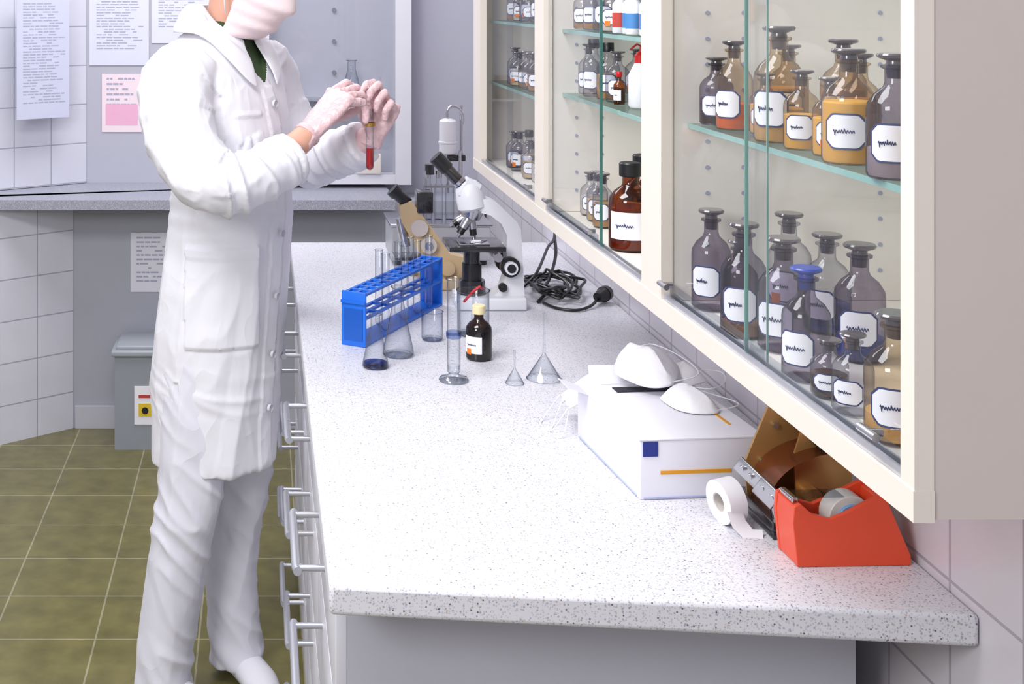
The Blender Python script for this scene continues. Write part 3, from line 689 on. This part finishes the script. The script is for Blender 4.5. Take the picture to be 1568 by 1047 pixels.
for i,v in enumerate(me.vertices):
    p=v.co.copy(); nn=norms[i]; c=Vector((centre(p.z),2.93,p.z)); rel=p-c; u=rel.dot(d); w=rel.dot(Lf)
    ra=rb=9
    if p.z>1.1: ra,ta=seg_dist(p,RSv); rb,tb=seg_dist(p,LSv)
    sl=0
    if ra<.10 and ra-.03<rb: sl=1; t=ta
    if rb<.085 and rb<ra: sl=2; t=tb
    if sl:
        am=.006+.009*math.exp(-((t-3.8)/1.2)**2)
        disp=am*ridge(t*1.5+p.z*6,p.x*5+3*sl,p.y*5)-am*.35
        disp+=.003*ridge(p.x*20,p.y*20,p.z*20+5)-.001
        if t>6.55 and t<6.72: disp-=.003
    else:
        low=max(0,min(1,(1.25-p.z)/.7))
        disp=(.005+.006*low)*ridge(u*7+2,w*7,p.z*1.6)-.003
        disp+=.003*ridge(u*14,w*14,p.z*7+8)-.001
        disp+=.004*math.exp(-((p.z-1.12)/.06)**2)*ridge(u*5,w*5,p.z*26)
        disp+=.004*math.exp(-((p.z-.72)/.05)**2)*ridge(u*6,w*6+3,p.z*24+u*10)
        if u>0 and abs(w)<.022 and p.z<1.40: disp+=.004
        if u>0 and .022<w<.028: disp-=.004
        if nn.y<-.2 and -.165<p.x<-.01 and .83<p.z<1.05:
            disp+=.005
            if p.z>1.025: disp+=.002
        if nn.y<-.2 and p.z<.75 and abs(p.x+.185)<.005: disp-=.018
        if nn.y<-.2 and 1.335<p.z<1.345 and -.06<p.x<-.0: disp+=.003
    if p.z>1.395 and u>.0 and abs(w)<.10: disp*=max(0,min(1,(1.41-p.z)/.015))
    v.co=p+nn*disp
for i,v in enumerate(me.vertices):
    p=v.co; c=Vector((centre(p.z),2.93,p.z)); rel=p-c; u=rel.dot(d); w=rel.dot(Lf)
    if p.z>1.415 and u>.02 and abs(w)<(p.z-1.405)*.8: v.co=p-d*min(.012,(p.z-1.415)*.4)
me.materials.clear(); me.materials.append(Mct); me.materials.append(Mgn)
for f in me.polygons:
    p=f.center; c=Vector((centre(p.z),2.93,p.z)); rel=p-c; u=rel.dot(d); w=rel.dot(Lf)
    f.material_index=1 if (p.z>1.408 and u>.010 and abs(w)<(p.z-1.404)*.85) else 0
    f.use_smooth=True
coat=bpy.data.objects.new('coat',me); SC.collection.objects.link(coat); adopt(coat,person)
# collar with lapels
b=B('collar'); vs=[];fs=[]; N=48; R=9
for i in range(N+1):
    a=math.radians(15)+(2*math.pi-math.radians(30))*i/N
    fr=max(0,math.cos(a)); fr2=fr**2.2
    c0=Vector((-.096,2.93,0))
    for j in range(R+1):
        t=j/R
        rin=.065+.008*fr; rout=.100+.040*fr2+.006*abs(math.sin(a))
        zin=1.578-.085*fr; zout=1.518-.135*fr2
        rad=rin+(rout-rin)*t**.9; z=zin+(zout-zin)*t**1.3 + .010*math.sin(math.pi*t)
        vs.append(c0+d*(rad*math.cos(a)*(.95))+Lf*(rad*math.sin(a)*(1.0+.08*t))+Vector((0,0,z)))
for i in range(N):
    for j in range(R): a=i*(R+1)+j; fs.append((a,a+1,a+R+2,a+R+1))
b.add(vs,fs,Mcol); o=b.done(sharp=0)
md=o.modifiers.new('w','SHRINKWRAP'); md.target=coat; md.wrap_mode='OUTSIDE'; md.wrap_method='NEAREST_SURFACEPOINT'; md.offset=.009
md=o.modifiers.new('so','SOLIDIFY'); md.thickness=.005; md.offset=1
md=o.modifiers.new('ss','SUBSURF'); md.levels=1; md.render_levels=1
adopt(o,person)
b=B('buttons')
for z,a in ((1.36,.118),(1.22,.124),(1.07,.129),(.93,.133),(.80,.135),(.68,.135)):
    c=Vector((centre(z),2.93,z)); p=c+d*(a+.006)
    q=d.to_track_quat('Z','Y').to_matrix().to_4x4()
    b.lathe([(.001,.002),(.006,.002),(.008,.004),(.008,.006),(.0085,0)],mat('button_white',(205,205,214),.3),M=Matrix.Translation(p+d*.002)@q,seg=18,capb=True,capt=True)
adopt(b.done(),person)
# trousers
b=B('trousers')
RL=[(-.135,2.875,.88),(-.150,2.862,.66),(-.158,2.855,.50),(-.180,2.855,.38),(-.205,2.860,.22),(-.218,2.865,.10),(-.222,2.868,.035)]
LL=[(-.060,3.00,.88),(-.050,3.005,.66),(-.045,3.005,.50),(-.065,3.01,.38),(-.072,3.01,.22),(-.062,3.008,.10),(-.056,3.005,.035)]
rL=[.085,.082,.076,.071,.064,.062,.064]
b.tube(catmull(RL,4),lerps(rL,4),Mtr,seg=28); b.tube(catmull(LL,4),lerps(rL,4),Mtr,seg=28)
b.sph((-.098,2.935,.90),(.12,.12,.10),Mtr)
me=fuse(b,.005,4); norms=[v.normal.copy() for v in me.vertices]
for i,v in enumerate(me.vertices):
    p=v.co; am=.003+.006*math.exp(-((p.z-.42)/.07)**2)+.007*max(0,(.22-p.z)/.22)
    v.co=p+norms[i]*(am*ridge(p.x*6,p.y*6+4,p.z*14+p.x*16)-am*.4+.006*ridge(p.x*9,p.y*9,p.z*2)-.002)
    if v.co.z<.018: v.co.z=.018
me.materials.clear(); me.materials.append(Mtr)
o=bpy.data.objects.new('trousers',me); SC.collection.objects.link(o); adopt(o,person)
# shoes
b=B('shoes'); Msh=mat('white_clog',(222,222,230),.4)
for hx,hy,fd in ((-.225,2.885,Vector((.72,-.69,0)).normalized()),(-.062,3.02,Vector((.50,-.86,0)).normalized())):
    h0=Vector((hx,hy,0)); 
    P=[h0-fd*.055+Vector((0,0,.035)),h0+Vector((0,0,.042)),h0+fd*.06+Vector((0,0,.040)),h0+fd*.12+Vector((0,0,.032)),h0+fd*.165+Vector((0,0,.024))]
    b.tube(catmull(P,4),[(x,y) for x,y in zip(lerps([.030,.036,.038,.043,.030],4),lerps([.030,.037,.036,.028,.020],4))],Msh,seg=24,flat=Vector((-fd.y,fd.x,0)),ends=False)
o=b.done(sharp=0)
for v in o.data.vertices: v.co.z=max(v.co.z,.001)
md=o.modifiers.new('ss','SUBSURF'); md.levels=1; md.render_levels=1
adopt(o,person)
# head
pit=math.radians(25)
f3=Vector((d.x*math.cos(pit),d.y*math.cos(pit),-math.sin(pit))); u3=Vector((d.x*math.sin(pit),d.y*math.sin(pit),math.cos(pit)))
HC=Vector((-.02,2.883,1.639))
HM=Matrix(((f3.x,Lf.x,u3.x,HC.x),(f3.y,Lf.y,u3.y,HC.y),(f3.z,Lf.z,u3.z,HC.z),(0,0,0,1)))
b=B('head')
b.sph((-.012,0,.030),(.094,.074,.085),Msk,M=HM,seg=32,rings=20)
b.sph((.020,0,-.030),(.066,.060,.078),Msk,M=HM,seg=28,rings=18)
b.sph((.052,0,-.082),(.028,.030,.024),Msk,M=HM)
b.tube([(.080,0,.028),(.096,0,.0),(.102,0,-.018)],[.007,.010,.012],Msk,M=HM,ends=True)
b.sph((.080,0,-.052),(.012,.024,.010),Msk,M=HM)
for sg in (-1,1):
    b.sph((-.008,sg*.073,-.005),(.017,.008,.030),Msk,M=HM); b.sph((.055,sg*.038,-.02),(.026,.022,.026),Msk,M=HM)
b.tube([Vector((-.100,2.935,1.44)),Vector((-.088,2.93,1.50)),HM@Vector((-.035,0,-.055)),HM@Vector((-.015,0,0))],[.058,.050,.050,.055],Msk,seg=24)
me=fuse(b,.004,4); me.materials.clear(); me.materials.append(Msk)
o=bpy.data.objects.new('head',me); SC.collection.objects.link(o); adopt(o,person)
b=B('eyes'); 
for sg in (-1,1):
    b.sph((.066,sg*.031,.006),(.0125,.0135,.0115),mat('eye_white',(235,235,235),.2),M=HM)
    b.sph((.0755,sg*.031,.002),(.005,.006,.006),mat('iris_brown',(70,45,30),.2),M=HM)
    b.tube([(.082,sg*.015,.026),(.083,sg*.032,.031),(.070,sg*.050,.027)],[.002,.003,.0015],mat('hair_brown',(84,60,42),.6),M=HM)
    b.tube([(.077,sg*.018,.012),(.0805,sg*.031,.0155),(.070,sg*.046,.010)],.0022,Msk,M=HM)
adopt(b.done(),person)
b=B('surgical_cap'); Mcp=mat('cap_fabric',(220,226,238),.8,bump=.3,bscale=60)
vs=[];fs=[];NS=36;NR=14
for j in range(NR+1):
    for i in range(NS):
        a=2*math.pi*i/NS; back=max(0,-math.cos(a))
        ph=math.pi*(j/NR)*(.56+.12*back); rr_=math.sin(min(ph,math.pi*.62)); wv=1+.02*math.sin(a*9)*(j/NR)
        p=Vector((-.022+.106*rr_*math.cos(a)*wv,.086*rr_*math.sin(a)*wv,.040+.096*math.cos(ph)))
        p.z+=.03*max(0,math.cos(a))*(j/NR)
        vs.append(p)
for j in range(NR):
    for i in range(NS): k=(i+1)%NS; fs.append((j*NS+i,j*NS+k,(j+1)*NS+k,(j+1)*NS+i))
b.add(vs,fs,Mcp,M=HM); b.tube([(-.105,0,.02),(-.112,0,-.02),(-.105,0,-.055)],[.034,.034,.020],Mcp,M=HM,ends=True,seg=18); adopt(b.done(sharp=0),person)
b=B('face_mask'); vs=[];fs=[];NA=30;NZ=24
for j in range(NZ+1):
    t=j/NZ; zz=.010-.128*t
    for i in range(NA+1):
        a=math.radians(-80+160*i/NA); ca=math.cos(a)
        base=.088+.036*math.exp(-((t-.20)/.22)**2)*max(0,ca)**3+.014*math.sin(math.pi*min(1,t*.9))-.024*max(0,t-.72)/.28
        side=.072-.010*t
        pl=.0014*math.sin(t*2*math.pi*4.5)
        vs.append(((base+pl)*ca-.0,(side+.006+pl)*math.sin(a),zz+.012*(1-ca)*(t-.5)*-2))
for j in range(NZ):
    for i in range(NA): a=j*(NA+1)+i; fs.append((a,a+1,a+NA+2,a+NA+1))
# fold under the chin
o0=NZ*(NA+1); ub=len(vs)
for i in range(NA+1):
    p=vs[o0+i]; vs.append((p[0]*.55,p[1]*.9,p[2]-.006))
for i in range(NA): fs.append((o0+i,o0+i+1,ub+i+1,ub+i))
b.add(vs,fs,mat('face_mask_fabric',(234,216,219),.8,bump=.08,bscale=110),M=HM)
for sg in (-1,1):
    for z0 in (.0,-.08): b.tube([(.012,sg*.074,z0),(-.005,sg*.079,(z0-.01)*.5),(-.02,sg*.078,.0)],.0015,Mmk,M=HM,seg=6)
o=b.done(sharp=0); md=o.modifiers.new('s','SOLIDIFY'); md.thickness=.002; adopt(o,person)
# hands
def hand(name,Wp,K,nrm,side,curls,thumb,fs=1.0,spread=.0,ws=1.0):
    Wp=Vector(Wp);K=Vector(K); dr=(K-Wp).normalized(); nrm=Vector(nrm); nrm=(nrm-dr*nrm.dot(dr)).normalized()
    ths=(nrm.cross(dr) if side=='R' else dr.cross(nrm)).normalized(); ac=-ths
    b=B(name)
    pl=(K-Wp).length
    P=[Wp-dr*.03,Wp,Wp+dr*pl*.35,Wp+dr*pl*.75,K,K+dr*.004]
    b.tube(P,[(x*ws,y*ws) for x,y in [(.028,.022),(.027,.019),(.036,.017),(.041,.015),(.040,.012),(.036,.008)]],Mgl,seg=24,flat=ac)
    Ls=[(.044,.026,.021),(.048,.030,.022),(.045,.028,.021),(.035,.021,.019)]
    for i in range(4):
        o_=(-.0310,-.0105,.0108,.030)[i]*ws
        base=K+ac*o_-dr*(.004,.0,.004,.012)[i]
        pts=[base-dr*.02,base]; tot=0
        for sgl,cu in zip(Ls[i],curls[i]):
            tot+=cu; q=math.radians(tot); dd=dr*math.cos(q)-nrm*math.sin(q)+ac*(i-1.5)*spread; pts.append(pts[-1]+dd.normalized()*sgl*fs)
        b.tube(pts,[x*ws for x in [.0085,.0095,.0090,.0082,.0068]],Mgl,seg=12,ends=True)
        b.sph(tuple(base+nrm*.003),.0098*ws,Mgl,seg=12,rings=8)
    b.tube([Wp+dr*.012+ths*.012]+[Vector(t) for t in thumb],[.014,.0130,.011,.0085],Mgl,seg=12,ends=True)
    me=fuse(b,.0025,3); 
    for v in me.vertices:
        v.co+=v.normal*(.0014*ridge(v.co.x*60,v.co.y*60,v.co.z*60))
    me.materials.clear(); me.materials.append(Mgl)
    o=bpy.data.objects.new(name,me); SC.collection.objects.link(o); adopt(o,person); return o
hand('right_hand',(.103,2.795,1.300),(.180,2.838,1.382),(-.50,-.50,.72),'R',[(20,48,25),(32,50,28),(40,54,30),(48,56,30)],[(.140,2.845,1.318),(.190,2.868,1.335),(.230,2.862,1.352)],fs=1.14,ws=1.1,spread=.05)
hand('left_hand',(.256,2.905,1.290),(.282,2.905,1.362),(.55,.83,-.17),'L',[(35,75,45),(48,85,50),(58,88,50),(66,88,50)],[(.234,2.905,1.325),(.228,2.885,1.352),(.238,2.862,1.370)],fs=.98,ws=1.06)
b=B('wrists'); b.tube([(.035,2.745,1.252),(.080,2.777,1.280),(.098,2.791,1.295)],[.031,.029,.0275],Msk,seg=20)
b.tube([(.098,2.791,1.295),(.101,2.7935,1.298),(.106,2.797,1.303)],[.0295,.0305,.029],Mgl,seg=20)
b.tube([(.225,2.93,1.258),(.256,2.906,1.285)],[.030,.028],Mgl,seg=20)
adopt(b.done(),person)
b=B('test_tube_with_red_liquid'); r=.009
b.lathe([(.001,0),(r*.6,.002),(r*.95,.006),(r,.012),(r,.135),(r*1.2,.137)],M_glass,seg=24)
b.lathe([(.001,.001),(r*.55,.003),(r*.88,.007),(r*.92,.012),(r*.92,.050)],mat('red_liquid',(168,10,20),.15),seg=20,capt=True)
b.lathe([(.0110,.098),(.0130,.099),(.0130,.106),(.0110,.107)],mat('holder_brass',(190,150,80),.3,.8),seg=20)
b.tube([(0,.011,.102),(.0,.03,.100),(.008,.05,.096)],.003,M_steel,seg=8)
adopt(b.done(loc=(.243,2.850,1.212)),person)

# ------------------------------------------------------------------ lights
def area(name,loc,rot,sx,sy,e,col=(1,1,1)):
    l=bpy.data.lights.new(name,'AREA'); l.shape='RECTANGLE'; l.size=sx; l.size_y=sy; l.energy=e; l.color=col
    o=bpy.data.objects.new(name,l); o.location=loc; o.rotation_euler=rot; SC.collection.objects.link(o); return o
area('ceiling_light',(-.6,1.5,2.70),(0,0,0),1.3,.8,52,(1,.985,1))
area('ceiling_light',(-.3,3.9,2.70),(0,0,0),1.3,.8,34,(.985,.975,1))
t=Vector((.3,2.4,1.1)); p=Vector((-1.5,-.2,2.3)); q=(t-p).to_track_quat('-Z','Y').to_euler()
area('softbox_light',p,q,.9,.8,42,(1,.985,.985))
w=bpy.data.worlds.new('world'); SC.world=w; w.use_nodes=True
w.node_tree.nodes['Background'].inputs[0].default_value=(.91,.90,1,1); w.node_tree.nodes['Background'].inputs[1].default_value=.52
SC.view_settings.view_transform='Standard'; SC.view_settings.look='None'
# ------------------------------------------------------------------ camera
cd=bpy.data.cameras.new('camera'); cam=bpy.data.objects.new('camera',cd); SC.collection.objects.link(cam)
cam.location=(0,0,1.6); cam.rotation_euler=(math.radians(90),0,0)
cd.sensor_width=36; cd.sensor_fit='HORIZONTAL'; cd.clip_start=.02
cd.lens=36*1950/1568; cd.shift_x=(784-400)/1568; cd.shift_y=-(523.3+5)/1568
SC.camera=cam
